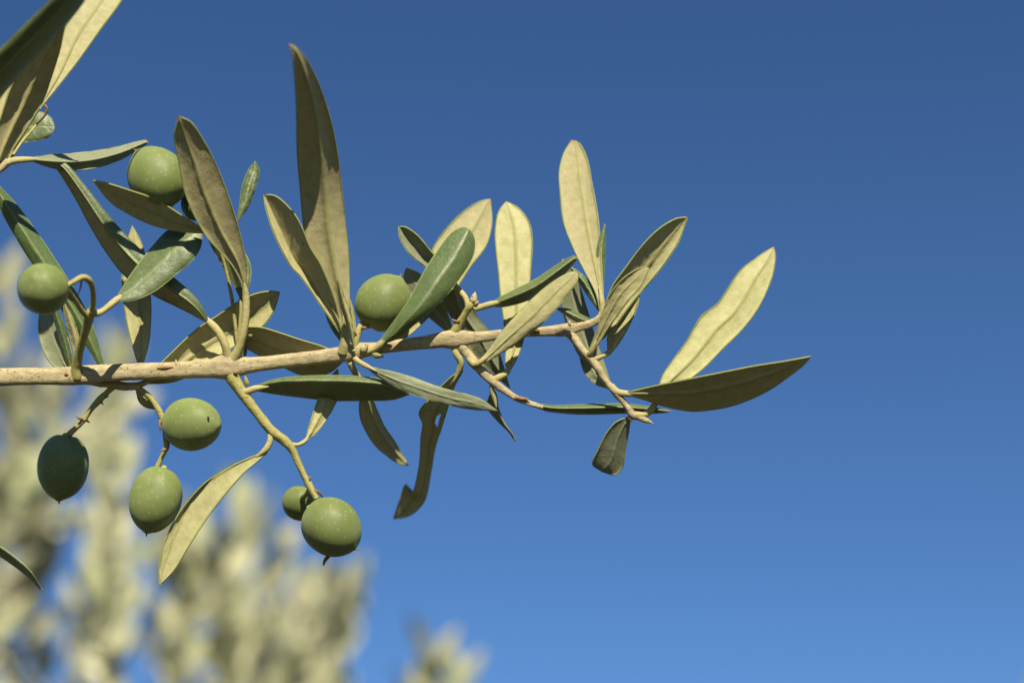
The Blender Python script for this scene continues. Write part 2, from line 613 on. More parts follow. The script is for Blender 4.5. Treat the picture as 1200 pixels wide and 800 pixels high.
for i in range(len(R_) - 2):
    for k in range(nr):
        p = 1 + i * nr
        gf.append((p + k, p + nr + k, p + nr + (k + 1) % nr, p + (k + 1) % nr))
me.from_pydata(gv, [], gf)
me.materials.append(gm)
me.polygons.foreach_set('use_smooth', [True] * len(me.polygons))
g = bpy.data.objects.new('ground', me)
C.objects.link(g)
g['kind'] = 'structure'

# ------------------------------------------------------------------ olive trees far behind, out of focus
def crown_mats():
    out = []
    for nm, c0, c1, rg in (('far_leaf_underside', (0.60, 0.585, 0.40), (0.33, 0.37, 0.20), 0.55),
                           ('far_leaf_upper_side', (0.10, 0.15, 0.06), (0.05, 0.09, 0.035), 0.4)):
        m, nt, b = new_mat(nm)
        tc = N(nt, 'ShaderNodeTexCoord')
        n1 = noise_n(nt, 22, 3, 0.6, tc.outputs['Object'])
        col = mixc(nt, ramp(nt, n1.outputs[0], [(0.35, 0.0), (0.65, 1.0)]).outputs[0], c1, c0)
        nt.links.new(col, b.inputs['Base Color'])
        b.inputs['Roughness'].default_value = rg
        b.inputs['Specular IOR Level'].default_value = 0.4
        tr = N(nt, 'ShaderNodeBsdfTranslucent')
        tr.inputs[0].default_value = (0.3, 0.36, 0.06, 1)
        mx = N(nt, 'ShaderNodeMixShader')
        mx.inputs[0].default_value = 0.12
        nt.links.new(b.outputs[0], mx.inputs[1])
        nt.links.new(tr.outputs[0], mx.inputs[2])
        nt.links.new(mx.outputs[0], nt.nodes['Material Output'].inputs[0])
        out.append(m)
    return out
M_FAR = crown_mats()
M_TRUNK = bark_mat('old_bark', (0.26, 0.21, 0.15), (0.12, 0.10, 0.07), (0.07, 0.05, 0.04), 0.4, scale=0.04)

class Acc:
    def __init__(s):
        s.v, s.f, s.m = [], [], []

def far_leaf(acc, p, d, nrm, L, W):
    """a folded, slightly bent blade with both sides: underside along +nrm"""
    d = d.normalized()
    side = d.cross(nrm).normalized()
    nrm = side.cross(d).normalized()
    bend = rnd.uniform(-0.15, 0.25) * L
    st = [(0, .08), (.14, .5), (.35, .95), (.6, 1.0), (.82, .66), (1, .03)]
    for s, mi in ((1, 0), (-1, 1)):
        b0 = len(acc.v)
        for t, w in st:
            c = p + d * (t * L) + nrm * (bend * t * t + 0.0002 * s)
            acc.v += [c - side * (w * W) - nrm * (0.25 * w * W), c, c + side * (w * W) - nrm * (0.25 * w * W)]
        for i in range(len(st) - 1):
            for j in (0, 1):
                q = (b0 + i * 3 + j, b0 + i * 3 + j + 1, b0 + i * 3 + j + 4, b0 + i * 3 + j + 3)
                acc.f.append(q if s < 0 else q[::-1])
                acc.m.append(mi)

def far_tube(acc, pts, rads, ring=7):
    b0 = len(acc.v)
    n = len(pts)
    for i, c in enumerate(pts):
        t = (pts[min(i + 1, n - 1)] - pts[max(i - 1, 0)]).normalized()
        up = t.cross(Vector((0.31, 0.2, 0.9))).normalized()
        sd = t.cross(up)
        for k in range(ring):
            a_ = 2 * math.pi * k / ring
            r = rads[i] * (1 + 0.12 * noise.noise(Vector((i * .7, math.cos(a_) * 2, math.sin(a_) * 2))))
            acc.v.append(c + (up * math.cos(a_) + sd * math.sin(a_)) * r)
    for i in range(n - 1):
        for k in range(ring):
            acc.f.append((b0 + i * ring + k, b0 + i * ring + (k + 1) % ring, b0 + (i + 1) * ring + (k + 1) % ring, b0 + (i + 1) * ring + k))
            acc.m.append(0)

def shoot(lv, wd, base, tip, nl, face=1.0, Lf=0.066, Wf=0.0096, hub=None):
    """one leafy shoot; wd collects the wood, lv the leaves"""
    ax = tip - base
    sag = Vector((rnd.uniform(-1, 1), rnd.uniform(-1, 1), 0)) * 0.08 * ax.length
    pts = [base.lerp(tip, t) + sag * math.sin(t * math.pi) for t in [i / 8 for i in range(9)]]
    far_tube(wd, pts, [0.0028 - 0.0018 * i / 8 for i in range(9)], 5)
    if hub is not None:
        mid = hub.lerp(base, 0.5) + Vector((0, 0, 0.04))
        far_tube(wd, cr([hub, mid, base], 8), [0.007 - 0.0042 * i / 7 for i in range(8)], 6)
    a0 = rnd.uniform(0, 3)
    d = ax.normalized()
    e1 = d.cross(Vector((0.2, 0.3, 1))).normalized()
    e2 = d.cross(e1)
    for k in range(nl):
        t = 0.12 + 0.88 * k / max(nl - 1, 1)
        c = base.lerp(tip, t) + sag * math.sin(t * math.pi)
        for s in (0, math.pi):
            a_ = a0 + (k % 2) * math.pi / 2 + s + rnd.uniform(-.3, .3)
            rad = e1 * math.cos(a_) + e2 * math.sin(a_)
            sp = rnd.uniform(0.45, 0.95) * (1.15 - 0.6 * t)
            ld = d * 1.0 + rad * sp + Vector((0, 0, rnd.uniform(-.05, .3)))
            nrm = (rad * 0.55 - d * 0.1 + Vector((rnd.uniform(-.35, .35), -1.1 + rnd.uniform(-.3, .3), 0.35 + rnd.uniform(-.3, .4))) * face)   # underside looks outwards / down
            far_leaf(lv, c, ld, nrm, Lf * rnd.uniform(.75, 1.15), Wf * rnd.uniform(.8, 1.2))

def build_acc(name, acc, mats, parent):
    # object origin at first vertex
    return mesh_obj(name, acc.v, acc.f, mats, parent, fmat=acc.m)

def far_tree(label, trunk_xy, lean_to, shoots, group, face=1.0):
    """shoots: list of (px, py, dist, dirx, diry(up), length_m, n)"""
    root = empty('olive_tree', Vector((trunk_xy[0], trunk_xy[1], 0)), label, 'tree', group)
    tr = Acc()
    b0 = Vector((trunk_xy[0], trunk_xy[1], -0.05))
    fork = Vector((trunk_xy[0] + 0.1, trunk_xy[1] - 0.05, 1.1))
    far_tube(tr, cr([b0, b0 + Vector((0.05, 0, .5)), fork], 12), [0.14 - 0.055 * i / 11 for i in range(12)], 14)
    build_acc('trunk', tr, [M_TRUNK], root)
    lv, wd = Acc(), Acc()
    hubs = []
    for l in lean_to:
        h = far(*l)
        far_tube(wd, cr([fork - Vector((0, 0, .05)), fork.lerp(h, .5) + Vector((0, 0, .12)), h], 14), [0.055 - 0.043 * i / 13 for i in range(14)], 9)
        hubs.append(h)
    for (px, py, dd, dx, dy, ln, nl) in shoots:
        tip = far(px, py, dd)
        ax = (ROT @ Vector((dx, dy, rnd.uniform(-.25, .25)))).normalized()
        tip = tip - ax * 0.035
        base = tip - ax * ln
        hub = min(hubs, key=lambda q: (q - base).length)
        shoot(lv, wd, base, tip, nl, face, hub=hub)
    build_acc('branches', wd, [M_TRUNK], root)
    build_acc('foliage', lv, M_FAR, root)
    return root

def scatter(region, n, dmin, dmax, dirx=(0, .3), ln=(.14, .26)):
    """region: function(px, py) -> keep"""
    out = []
    tries = 0
    while len(out) < n and tries < 20000:
        tries += 1
        px, py = rnd.uniform(region[0], region[1]), rnd.uniform(region[2], region[3])
        if not region[4](px, py):
            continue
        out.append((px, py, rnd.uniform(dmin, dmax), rnd.gauss(*dirx), 1.0, rnd.uniform(*ln), rnd.randint(4, 7)))
    return out

# the sunlit one, low in the middle
def edgeB(px):
    pts = [(-200, 560), (0, 600), (60, 590), (130, 560), (200, 580), (270, 565), (300, 575), (340, 620), (400, 690), (440, 790), (500, 850), (700, 1000)]
    for (x0, y0), (x1, y1) in zip(pts, pts[1:]):
        if x0 <= px <= x1:
            return y0 + (y1 - y0) * (px - x0) / (x1 - x0)
    return 900
sB = scatter((-160, 470, 540, 1150, lambda x, y: y > edgeB(x) + 16), 48, 1.8, 3.0, dirx=(0.2, .2))
sB += [(420, 680, 2.0, .3, 1, .2, 8), (395, 735, 1.9, .3, 1, .2, 8), (335, 625, 2.1, .2, 1, .2, 8), (380, 790, 1.8, .3, 1, .2, 8), (300, 600, 2.2, .1, 1, .2, 8), (408, 668, 1.8, .35, 1, .2, 8), (365, 690, 1.9, .3, 1, .2, 8), (355, 750, 1.7, .3, 1, .2, 9), (285, 570, 1.9, .05, 1, .22, 9),
       (255, 640, 1.7, .05, 1, .2, 9), (130, 555, 1.6, 0, 1, .2, 8), (215, 600, 1.7, .1, 1, .2, 9),
       (508, 752, 1.9, .15, 1, .2, 8), (545, 778, 2.0, .35, 1, .16, 7), (480, 800, 2.3, 0, 1, .15, 7)]
# darker, nearer one at the left
sA = scatter((-200, 140, 380, 640, lambda x, y: y > 420 + max(0, x) * 0.35 and y < 640), 8, 1.5, 2.2, dirx=(0.2, .3))
sA += [(2, 318, 1.7, .0, 1, .14, 3), (-50, 440, 1.6, .1, 1, .2, 8), (20, 430, 1.7, .0, 1, .2, 8), (62, 440, 1.7, .2, 1, .2, 8), (138, 410, 1.8, .1, 1, .16, 7),
       (148, 465, 1.6, 1.5, 1, .2, 9), (120, 480, 1.7, 1.2, 1, .2, 8), (20, 520, 1.5, .1, 1, .2, 9)]
far_tree('blurred sunlit olive tree behind the fruit, low in the middle and left of the picture',
         (-0.65, 2.5), [(60, 1150, 2.2), (250, 1130, 2.2), (400, 1200, 2.1), (-120, 1100, 2.2)], sB, 'olive trees out of focus')
far_tree('blurred darker olive tree at the left edge behind the thick end of the main stem',
         (-1.25, 1.7), [(-110, 760, 1.8), (20, 700, 1.9), (-220, 520, 1.8)], sA, 'olive trees out of focus', 0.7)
far_tree('blurred olive tree of which only a leaf tip shows in the lower right corner',
         (1.25, 2.5), [(1320, 1000, 2.2), (1420, 900, 2.3)],
         [(1230, 772, 2.1, -.1, 1, .2, 9), (1256, 815, 2.2, -.2, 1, .2, 9), (1296, 765, 2.3, 0, 1, .22, 9), (1340, 740, 2.3, .1, 1, .22, 9),
          (1300, 800, 2.2, .1, 1, .2, 9), (1380, 760, 2.4, .2, 1, .2, 9)], 'olive trees out of focus')

# ================================================================== the main branch
br = empty('olive_branch', P(-260, 452, -6), 'sharp pale olive branch crossing the picture, carrying green olives and silvery leaves', 'branch')

tube('stem', [(-260, 452, -6, 12), (-120, 447, -2, 11), (0, 442, 0, 10.2), (60, 441, 0, 10), (95, 440, 0, 11), (130, 437, 0, 9.8), (200, 434, 0, 9.6), (246, 432, 0, 11),
              (266, 430, 0, 14.5), (280, 429, 0, 11.5), (300, 427, 0, 8.6), (350, 421, 0, 8), (392, 416, 0, 8.6), (412, 412, 0, 10.5), (440, 408, 0, 7.2), (490, 402, 0, 7.4),
              (518, 398, 0, 9.2), (534, 397, 0, 11.5), (548, 396, 0, 8.2), (562, 395, 0, 6.4), (600, 390, -2, 5.4), (640, 388, -3, 5.6), (664, 386, -3, 7.6), (678, 383, -3, 5.4),
              (692, 379, -3, 4.6), (703, 372, -3, 4.2), (706, 363, -3, 3.4)],
     M_STEM, br, ridge=0.10, rough=0.05, ring=28, seed=1)

# right hand end twig
tube('twig', [(664, 388, -3, 6), (674, 398, 0, 5.4), (684, 412, 4, 4.6), (692, 420, 6, 5.4), (702, 433, 8, 5.2), (710, 446, 9, 4.2), (721, 459, 10, 4.8),
              (732, 473, 10, 3.8), (742, 486, 9, 5.2), (748, 489, 9, 3.5)], M_STEM, br, rough=0.14, ring=18, seed=2)
bud(br, (744, 487, 9), (766, 496, 10), 3.8)
bud(br, (737, 488, 8), (741, 494, 10), 2.4, M_DRY)
# lower twig from the big node
tube('twig', [(533, 400, 0, 8), (546, 413, 2, 6.2), (556, 426, 4, 6.4), (568, 438, 5, 6), (580, 449, 6, 5.6), (592, 458, 6, 4.2), (606, 467, 6, 3.8), (622, 473, 6, 3.4), (636, 477, 5, 3.0)],
     M_STEM, br, rough=0.16, ring=18, ridge=0.07, seed=3)
bud(br, (603, 466, 9), (621, 468, 11), 2.6, M_DRY)
# short twig with the pointed bud
tube('twig', [(530, 396, 2, 7), (538, 380, 6, 5.4), (545, 368, 10, 4.2), (551, 358, 13, 5.0), (554, 354, 14, 3.6)], M_TWIG, br, rough=0.14, ring=18, seed=4)
bud(br, (554, 356, 14), (557, 342, 16), 4.4)
bud(br, (556, 357, 15), (561, 353, 18), 2.4)
# fruiting twig hanging from the left node
tube('twig', [(268, 434, 3, 10), (276, 448, 6, 8.2), (288, 466, 8, 7.0), (300, 482, 9, 6.0), (318, 504, 10, 6.4), (334, 517, 10, 6.2), (342, 526, 10, 5.2),
              (350, 543, 11, 4.2), (358, 560, 12, 4.0), (361, 566, 12, 4.9), (366, 575, 14, 4.0), (371, 585, 16, 3.6)], M_TWIG, br, rough=0.12, ring=18, seed=5)
# twig lying under the stem at the left
tube('twig', [(98, 445, -6, 5), (118, 448, -9, 5.4), (136, 451, -10, 5.6), (152, 453, -10, 5.2), (163, 452, -10, 4.4)], M_STEM, br, rough=0.2, ring=16, seed=6)
# upright twig with the near olive
tube('twig', [(90, 443, 4, 9), (90, 428, 10, 6.6), (94, 408, 24, 5.2), (100, 388, 40, 5.4), (104, 374, 52, 6.2), (107, 364, 60, 5.2)], M_TWIG, br, rough=0.10, ring=18, seed=7)

# fruit stalks
tube('fruit_stalk', [(106, 370, 56, 4.8), (109, 356, 66, 4.0), (109, 342, 76, 3.8), (105, 329, 88, 4.4), (97, 325, 96, 4.4), (88, 329, 103, 3.8), (78, 335, 110, 3.4)], M_TWIG, br, seed=8)
tube('fruit_stalk', [(104, 372, 55, 4.4), (96, 364, 66, 4.2), (88, 352, 82, 3.6), (80, 341, 98, 3.2), (74, 336, 106, 3.2)], M_TWIG, br, seed=9)
tube('fruit_stalk', [(96, 326, 94, 1.6), (94, 338, 90, 1.1), (91, 346, 92, 0.7)], M_DRY, br, seed=10, ring=8)
tube('fruit_stalk', [(134, 452, -10, 4.6), (124, 461, -12, 4.0), (117, 468, -13, 5.2), (108, 478, -14, 3.6), (97, 493, -16, 3.8), (88, 502, -17, 3.6), (81, 509, -18, 4.6)], M_TWIG, br, rough=0.16, seed=11)
for (x, y, a_, b_) in ((119, 466, 8, -2), (115, 470, 6, 4), (97, 491, -7, -3), (98, 492, 7, 3)):
    tube('scale', [(x, y, -14, 1.8), (x + a_ * .6, y + b_ * .3, -10, 1.4), (x + a_, y + b_, -9, 0.7)], M_DRY, br, ring=8, seed=int(x))
tube('fruit_stalk', [(160, 454, -10, 4.6), (172, 462, -8, 4.2), (182, 474, -6, 4.0), (189, 487, -4, 4.8), (192, 498, -4, 3.4), (194, 513, -5, 3.6), (195, 523, -6, 4.4), (190, 534, -7, 3.4), (184, 548, -8, 4.2)],
     M_TWIG, br, rough=0.14, seed=12)
tube('scale', [(188, 492, 0, 1.8), (187, 498, 2, 1.5), (188, 504, 1, 0.8)], M_DRY, br, ring=8)
tube('scale', [(194, 526, 0, 1.8), (189, 528, 2, 1.4)], M_DRY, br, ring=8)
tube('fruit_stalk', [(364, 572, 12, 4), (360, 578, -10, 3.4), (356, 582, -34, 3.6), (354, 586, -54, 4.2)], M_TWIG, br, seed=13)
tube('scale', [(368, 574, 16, 1.8), (374, 577, 12, 1.6), (379, 583, 8, 0.8)], M_DRY, br, ring=8)
tube('scale', [(362, 563, 14, 1.6), (364, 558, 16, 0.8)], M_DRY, br, ring=8)
tube('fruit_stalk', [(416, 410, 4, 5), (418, 398, 5, 4.4), (421, 386, 3, 4.6), (426, 378, 0, 4.4), (431, 376, -2, 4)], M_TWIG, br, rough=0.16, seed=14)
tube('scale', [(424, 384, 6, 2.0), (429, 384, 8, 1.8), (432, 381, 8, 0.9)], M_DRY, br, ring=8)
tube('scale', [(418, 392, 7, 1.8), (415, 388, 9, 1.2)], M_DRY, br, ring=8)
tube('fruit_stalk', [(281, 425, -12, 3), (268, 330, -10, 2.4), (246, 262, 2, 2.2), (228, 246, 14, 2.6)], M_TWIG, br, seed=15)
# node knobs
bud(br, (424, 412, 9), (431, 402, 13), 5.0)
bud(br, (436, 414, 7), (450, 418, 6), 4.2, M_TWIG)
bud(br, (274, 437, 11), (279, 436, 14), 2.6, M_DRY)
bud(br, (290, 452, 8), (287, 440, 12), 3.0, M_TWIG)
bud(br, (207, 430, 6), (206, 421, 6), 2.6, M_STEM)
bud(br, (668, 382, 2), (667, 375, 4), 2.6, M_STEM)
bud(br, (76, 438, 8), (80, 439, 10), 2.6, M_DRY)
tube('scale', [(184, 431.5, 8.0, 1.2), (193, 430.5, 8.2, 2.3), (203, 430, 8.0, 1.0)], M_DRY, br, ring=10, rough=0.05)
tube('scale', [(622, 386, 3.5, 2.4), (627, 386.5, 4.5, 3.0), (632, 388, 3.5, 1.6)], M_DRY, br, ring=10, rough=0.2)
tube('scale', [(528, 374, 0, 1), (537, 377, 11.4, 1.7), (539, 374, 11.6, 1.2)], M_DRY, br, ring=8)

# olives
olive(br, (184, 208, 30), 39, 34, (-0.60, -0.78, 0.15))
olive(br, (233, 236, 4), 24, 20, (0.3, -0.6, -0.4), tip=False)
olive(br, (50, 338, 112), 33, 29.5, (-0.35, -0.4, 0.85), tip=False, label='near olive seen end on, slightly out of focus')
olive(br, (73.5, 547, -30), 39, 30, (-0.12, 1, 0.0), cal=True, label='dark olive hanging in the shade of the stem')
olive(br, (225, 497, 6), 36, 31, (0.85, 0.02, 0.5), cal=False, tip=False)
tube('scale', [(244, 489, 27, 1.5), (244, 488.5, 33, 1.1), (244, 488, 38, 1.3)], M_DRY, br, ring=8)
olive(br, (182, 585, -6), 40, 30.5, (-0.26, 0.96, 0.1), cal=True)
olive(br, (389, 618, 18), 38, 33, (0.70, 0.62, 0.30), cal=True)
olive(br, (351, 590, -70), 23, 19.5, (0.3, 0.55, -0.75), cal=False, tip=False, label='small dark olive half hidden behind a bigger one')
olive(br, (449, 354, -6), 35, 31.5, (0.55, -0.80, 0.0), cal=True)
tube('scale', [(386, 650, 14, 2.2), (381, 656, 16, 2.2), (379, 662, 18, 0.9)], M_DRY, br, ring=8)

# ---------------- leaves, left to right
# AA long green leaf from the top left down to the stem
mleaf(br, [(122, 436, -18), (104, 395, -12), (76, 346, -8), (32, 278, -4), (-12, 210, -4)], 12, 13, za=-6, zb=-14, face='top',
      petiole=[(122, 434, -18), (125, 440, -12), (124, 443, -6)], prof=[.12, .45, .75, .95, 1, 1, 1, .95, .85, .6, .2])
# AB rounded grey one under the near olive
leaf(br, [(86, 436), (84, 415), (78, 392), (66, 368), (55, 345)], [(84, 436), (66, 432), (54, 418), (46, 395), (46, 368), (55, 345)], [-14, -24, -34], under=M_PALE,
     za=14, zb=-4, face='under', petiole=[(85, 434, -14), (88, 440, -8), (90, 443, -4)])
mleaf(br, [(84, 436, -8), (76, 400, -2), (60, 350, 4)], 5, 5, za=-5, zb=-4, face='top')
mleaf(br, [(92, 430, -4), (88, 398, 2), (74, 352, 8)], 5, 5, za=-6, zb=-6, petiole=[(92, 432, -4), (93, 438, 0)])
# AD cream leaf standing behind the stem
leaf(br, [(165, 436), (156, 408), (148, 375), (143, 330), (147, 290), (155, 264)], [(165, 436), (174, 405), (177, 370), (175, 330), (168, 290), (155, 264)],
     [-16, -30, -52], za=-3, zb=-8, m=0.55, petiole=[(165, 434, -16), (166, 442, -10)])
# AE green upper side leaf with leaf shadows on it
leaf(br, [(134, 353), (148, 330), (164, 307), (181, 286), (197, 270), (218, 262), (237, 272)],
     [(134, 353), (148, 353), (165, 349), (183, 340), (208, 320), (226, 304), (235, 290), (237, 272)], [48, 36, 24, 12], za=-18, zb=8, face='top', bulge=2,
     petiole=[(106, 366, 60, 4.4), (114, 367, 59, 4.4), (122, 363, 55, 3.8), (136, 352, 47, 4.6), (148, 342, 40, 2.5)])
# C1 long leaf with its upper margin rolled over
leaf(br, [(246, 380), (212, 362), (178, 345), (148, 325), (130, 304), (108, 270), (90, 236), (68, 200), (53, 182)],
     [(246, 380), (232, 352), (204, 326), (170, 298), (140, 268), (120, 244), (95, 212), (76, 191), (53, 182)], [4, -2, -6, 2, 8], za=-16, zb=14, roll=(0.42, 5), bulge=-4, m=.55,
     petiole=[(268, 424, 4, 6.5), (264, 405, 8, 5.2), (256, 389, 7, 5.2), (246, 378, 4, 4.6), (236, 368, 1, 2.6)], pr=4)
# AF dark underside leaf to the left of the tall brown one
leaf(br, [(240, 270), (210, 250), (182, 233), (156, 224), (128, 215), (108, 211)], [(240, 274), (212, 272), (181, 265), (152, 252), (128, 236), (108, 211)],
     [34, 38, 42, 44], za=12, zb=-14, petiole=[(280, 335, 4, 3), (262, 290, 18, 3), (239, 271, 26, 3), (226, 266, 27, 2)])
# C2 brownish underside leaf
leaf(br, [(288, 345), (272, 312), (243, 279), (230, 258), (217, 228), (210, 194), (204, 158), (209, 136)],
     [(288, 345), (289, 310), (283, 280), (276, 254), (266, 224), (254, 194), (241, 168), (224, 143), (209, 136)], [14, 34, 58, 82, 106], za=-6, zb=-4, m=0.45, bulge=-3,
     petiole=[(272, 424, 4, 7.5), (280, 408, 9, 5.6), (285, 390, 12, 5.2), (288, 370, 13, 4.8), (288, 345, 13, 4.4), (284, 325, 18, 2.4)])
# green leaf right behind it
leaf(br, [(283, 352), (272, 330), (258, 306), (246, 284), (240, 262)], [(285, 352), (293, 330), (293, 310), (282, 290), (262, 272), (240, 262)], [2, -6, -16], za=-10, zb=-6, face='top',
     petiole=[(283, 352, 2), (282, 375, 0), (279, 405, -2), (276, 425, -2)])
# small narrow leaf above it
leaf(br, [(277, 262), (281, 240), (284, 218), (292, 198), (299, 189)], [(277, 262), (292, 240), (299, 220), (304, 200), (299, 189)], [-10, -16, -26], face='top', za=-3, zb=-3,
     petiole=[(277, 263, -10, 1.8), (278, 300, -8, 2), (282, 350, -6, 2), (279, 420, -6, 2.4)])
# D leaf behind the two stalks
leaf(br, [(166, 448), (198, 416), (230, 386), (254, 370), (278, 354), (296, 345), (314, 341), (328, 342)],
     [(166, 450), (208, 446), (250, 421), (286, 399), (308, 382), (320, 366), (328, 342)], [-14, -20, -24, -18], za=10, zb=2, m=0.55, bulge=-5, rib=4, ribw=.15,
     petiole=[(152, 453, -9, 4.6), (160, 452, -10, 4.4), (172, 447, -13, 3.6), (190, 435, -16, 2)])
# E leaf behind the stem to the right of it
leaf(br, [(402, 420), (384, 408), (350, 397), (326, 389), (304, 383), (280, 384), (262, 392)], [(402, 424), (386, 437), (362, 442), (330, 430), (300, 415), (262, 392)], [-10, -20, -30], za=14, zb=-16,
     petiole=[(400, 422, -10), (408, 418, -6)])
# small leaf tip seen under the node
mleaf(br, [(280, 428, -14), (284, 410, -20), (279, 390, -26)], 5, 5, face='top', za=-5)
# F the tall leaf
leaf(br, [(402, 394), (397, 378), (388, 360), (372, 324), (358, 282), (351, 216), (348, 180), (347, 126), (345, 90), (342, 62), (338, 51)],
     [(405, 394), (409, 370), (410, 340), (409, 300), (406, 266), (402, 230), (396, 180), (390, 148), (380, 114), (366, 80), (350, 57), (338, 51)],
     [10, 22, 46, 98, 158], za=-3, zb=-12, m=.58, bulge=-2, rib=5, ribw=.16,
     petiole=[(402, 414, 4, 8), (404, 402, 8, 6.6), (404, 392, 10, 5.4), (402, 370, 16, 3)])
# G folded leaf to its left
leaf(br, [(400, 392), (376, 358), (352, 324), (340, 311), (322, 276), (312, 246), (309, 228)],
     [(402, 392), (392, 350), (376, 310), (364, 290), (350, 258), (336, 240), (322, 229), (309, 228)], [4, 12, 24, 34], za=9, zb=22, m=0.28,
     petiole=[(400, 412, 2, 4), (401, 392, 4, 3)])
# thin blades at the node
mleaf(br, [(415, 410, 14), (409, 378, 30), (401, 350, 40), (395, 327, 50)], 3.4, 3.4, za=-8, zb=-8, face='under', petiole=[(415, 410, 14, 2.6), (415, 414, 10, 3)])
mleaf(br, [(416, 404, 2), (414, 380, -2), (410, 350, -6)], 2.6, 2.6, za=-5, zb=-5)
mleaf(br, [(400, 400, -6), (392, 376, -14), (380, 350, -20)], 7, 7, za=-5, zb=-5, face='top')
# long dark upper side leaf below the stem
leaf(br, [(298, 453), (320, 445), (350, 441), (390, 440), (430, 442), (460, 448), (480, 462)], [(298, 457), (320, 461), (350, 465), (390, 469), (430, 469), (460, 468), (480, 462)],
     [10, 16, 20, 24], za=-6, zb=-34, face='top', bulge=2.5, m=0.22, label='dark leaf with its glossy upper side turned to the ground',
     petiole=[(280, 460, 8, 5), (288, 459, 10, 4.6), (300, 455, 11, 4.2), (315, 453, 14, 2)])
# light small leaf behind it
leaf(br, [(358, 516), (362, 500), (372, 470), (382, 448), (396, 432)], [(358, 516), (370, 508), (386, 486), (397, 462), (396, 432)], [4, -8, -22], za=-2, zb=-8,
     petiole=[(340, 520, 9, 3), (349, 521, 8, 2.6), (358, 516, 4, 2.8), (364, 506, 1, 2)])
# brown pendant leaf
leaf(br, [(425, 458), (421, 475), (424, 495), (438, 520), (456, 536), (470, 544), (479, 545)], [(430, 458), (440, 475), (450, 498), (466, 522), (479, 545)], [-12, -40, -80, -112], za=2, zb=-10, m=.62,
     petiole=[(410, 424, 2, 4.6), (416, 436, -3, 4.2), (425, 450, -9, 4), (428, 466, -13, 3)])
# pale green leaf pointing right in front
leaf(br, [(428, 428), (450, 433), (480, 441), (520, 455), (560, 466), (583, 481)], [(428, 429), (444, 442), (470, 457), (510, 470), (550, 479), (583, 481)], [22, 38, 46, 52], za=1, zb=-1.5, under=M_PALE, face='under', bulge=1, curl=-1,
     petiole=[(416, 420, 8, 4), (421, 424, 16, 3.4), (430, 429, 23, 3), (442, 435, 28, 2)], label='slim pale grey green leaf crossing in front of the dark one')
# big lower left leaf on the fruiting twig
leaf(br, [(314, 528), (292, 536), (270, 546), (240, 565), (212, 597), (194, 632), (186, 665), (187, 686)],
     [(316, 528), (300, 542), (284, 556), (250, 597), (222, 639), (204, 668), (187, 686)], [14, 6, -2, -4, -6], za=4, zb=8, m=[.06, .04, .1, .32, .34],
     petiole=[(317, 508, 10, 4), (316, 518, 13, 3.8), (310, 528, 14, 4), (296, 538, 12, 2.8)], bulge=2)
# tiny leaf by the stalk of the pair of olives
mleaf(br, [(160, 458, -12), (168, 470, -14), (182, 479, -16)], 4.5, 4, za=4, zb=-4)

# ---- middle group
# J cream leaf behind the green one
leaf(br, [(450, 404), (480, 360), (500, 315), (510, 285), (540, 250), (562, 236), (575, 233)],
     [(452, 406), (478, 394), (502, 372), (530, 345), (552, 312), (570, 288), (577, 262), (575, 233)], [-14, -34, -56, -76], za=-6, zb=-2, m=0.52,
     petiole=[(440, 412, 2, 4), (452, 403, -2, 3.2)])
# K dark green tipped
leaf(br, [(538, 340), (512, 322), (494, 309), (480, 297), (469, 280), (467, 265)], [(538, 337), (522, 312), (507, 296), (490, 276), (476, 266), (467, 265)], [-4, -12, -8, -2], za=6, zb=10, under=M_PALE)
# K2 tan
leaf(br, [(530, 394), (508, 376), (490, 360), (478, 344), (473, 326), (476, 314)], [(532, 390), (522, 362), (508, 338), (492, 321), (476, 314)], [-6, -16, -18], za=-4, zb=4, under=M_PALE,
     petiole=[(534, 396, 0, 3), (526, 386, -5, 2.6)])
# L grey leaf behind
leaf(br, [(534, 336), (520, 352), (530, 374), (545, 400), (562, 424), (580, 440), (598, 455)], [(536, 336), (548, 350), (562, 374), (574, 388), (586, 416), (598, 455)], [-2, -26, -44, -66], za=-2, zb=-14, m=.55, under=M_PALE,
     petiole=[(549, 362, 12, 4), (546, 350, 10, 3.6), (540, 342, 6, 3.8), (534, 336, 0, 3.2), (534, 346, -6, 2.4)])
# I green leaf in front
leaf(br, [(446, 398), (462, 376), (480, 350), (496, 320), (510, 298), (528, 274), (541, 267), (550, 268)], [(452, 402), (466, 396), (482, 383), (510, 360), (538, 327), (554, 300), (556, 281), (550, 268)],
     [24, 36, 34, 22, 10], za=-12, zb=-6, face='top', bulge=4, label='glossy dark green leaf showing its upper side in front of the middle olive',
     petiole=[(428, 412, 6, 5), (438, 409, 8, 4.6), (449, 401, 11, 5), (460, 388, 17, 3.2)])
# M leaf seen on edge
leaf(br, [(578, 353), (600, 341), (628, 327), (652, 311), (672, 300), (677, 303)], [(578, 359), (592, 359), (620, 351), (642, 338), (660, 322), (677, 303)], [16, 24, 28, 26], za=-18, zb=-16, face='top', bulge=6, m=.4,
     petiole=[(556, 362, 13, 4.2), (566, 359, 14, 4), (577, 356, 16, 4), (590, 353, 20, 2.4)])
# N cream upright
leaf(br, [(595, 436), (592, 425), (593, 400), (590, 375), (586, 345), (584, 320), (581, 294), (580, 270), (584, 248), (593, 236)],
     [(597, 436), (606, 420), (613, 400), (618, 370), (621, 335), (623, 304), (624, 280), (620, 260), (608, 244), (593, 236)], [0, -14, -30, -48, -70], za=-3, zb=-5, m=0.55,
     petiole=[(578, 446, 6, 4.6), (586, 441, 6, 4.4), (594, 436, 2, 4.2), (600, 424, -4, 2.6)])
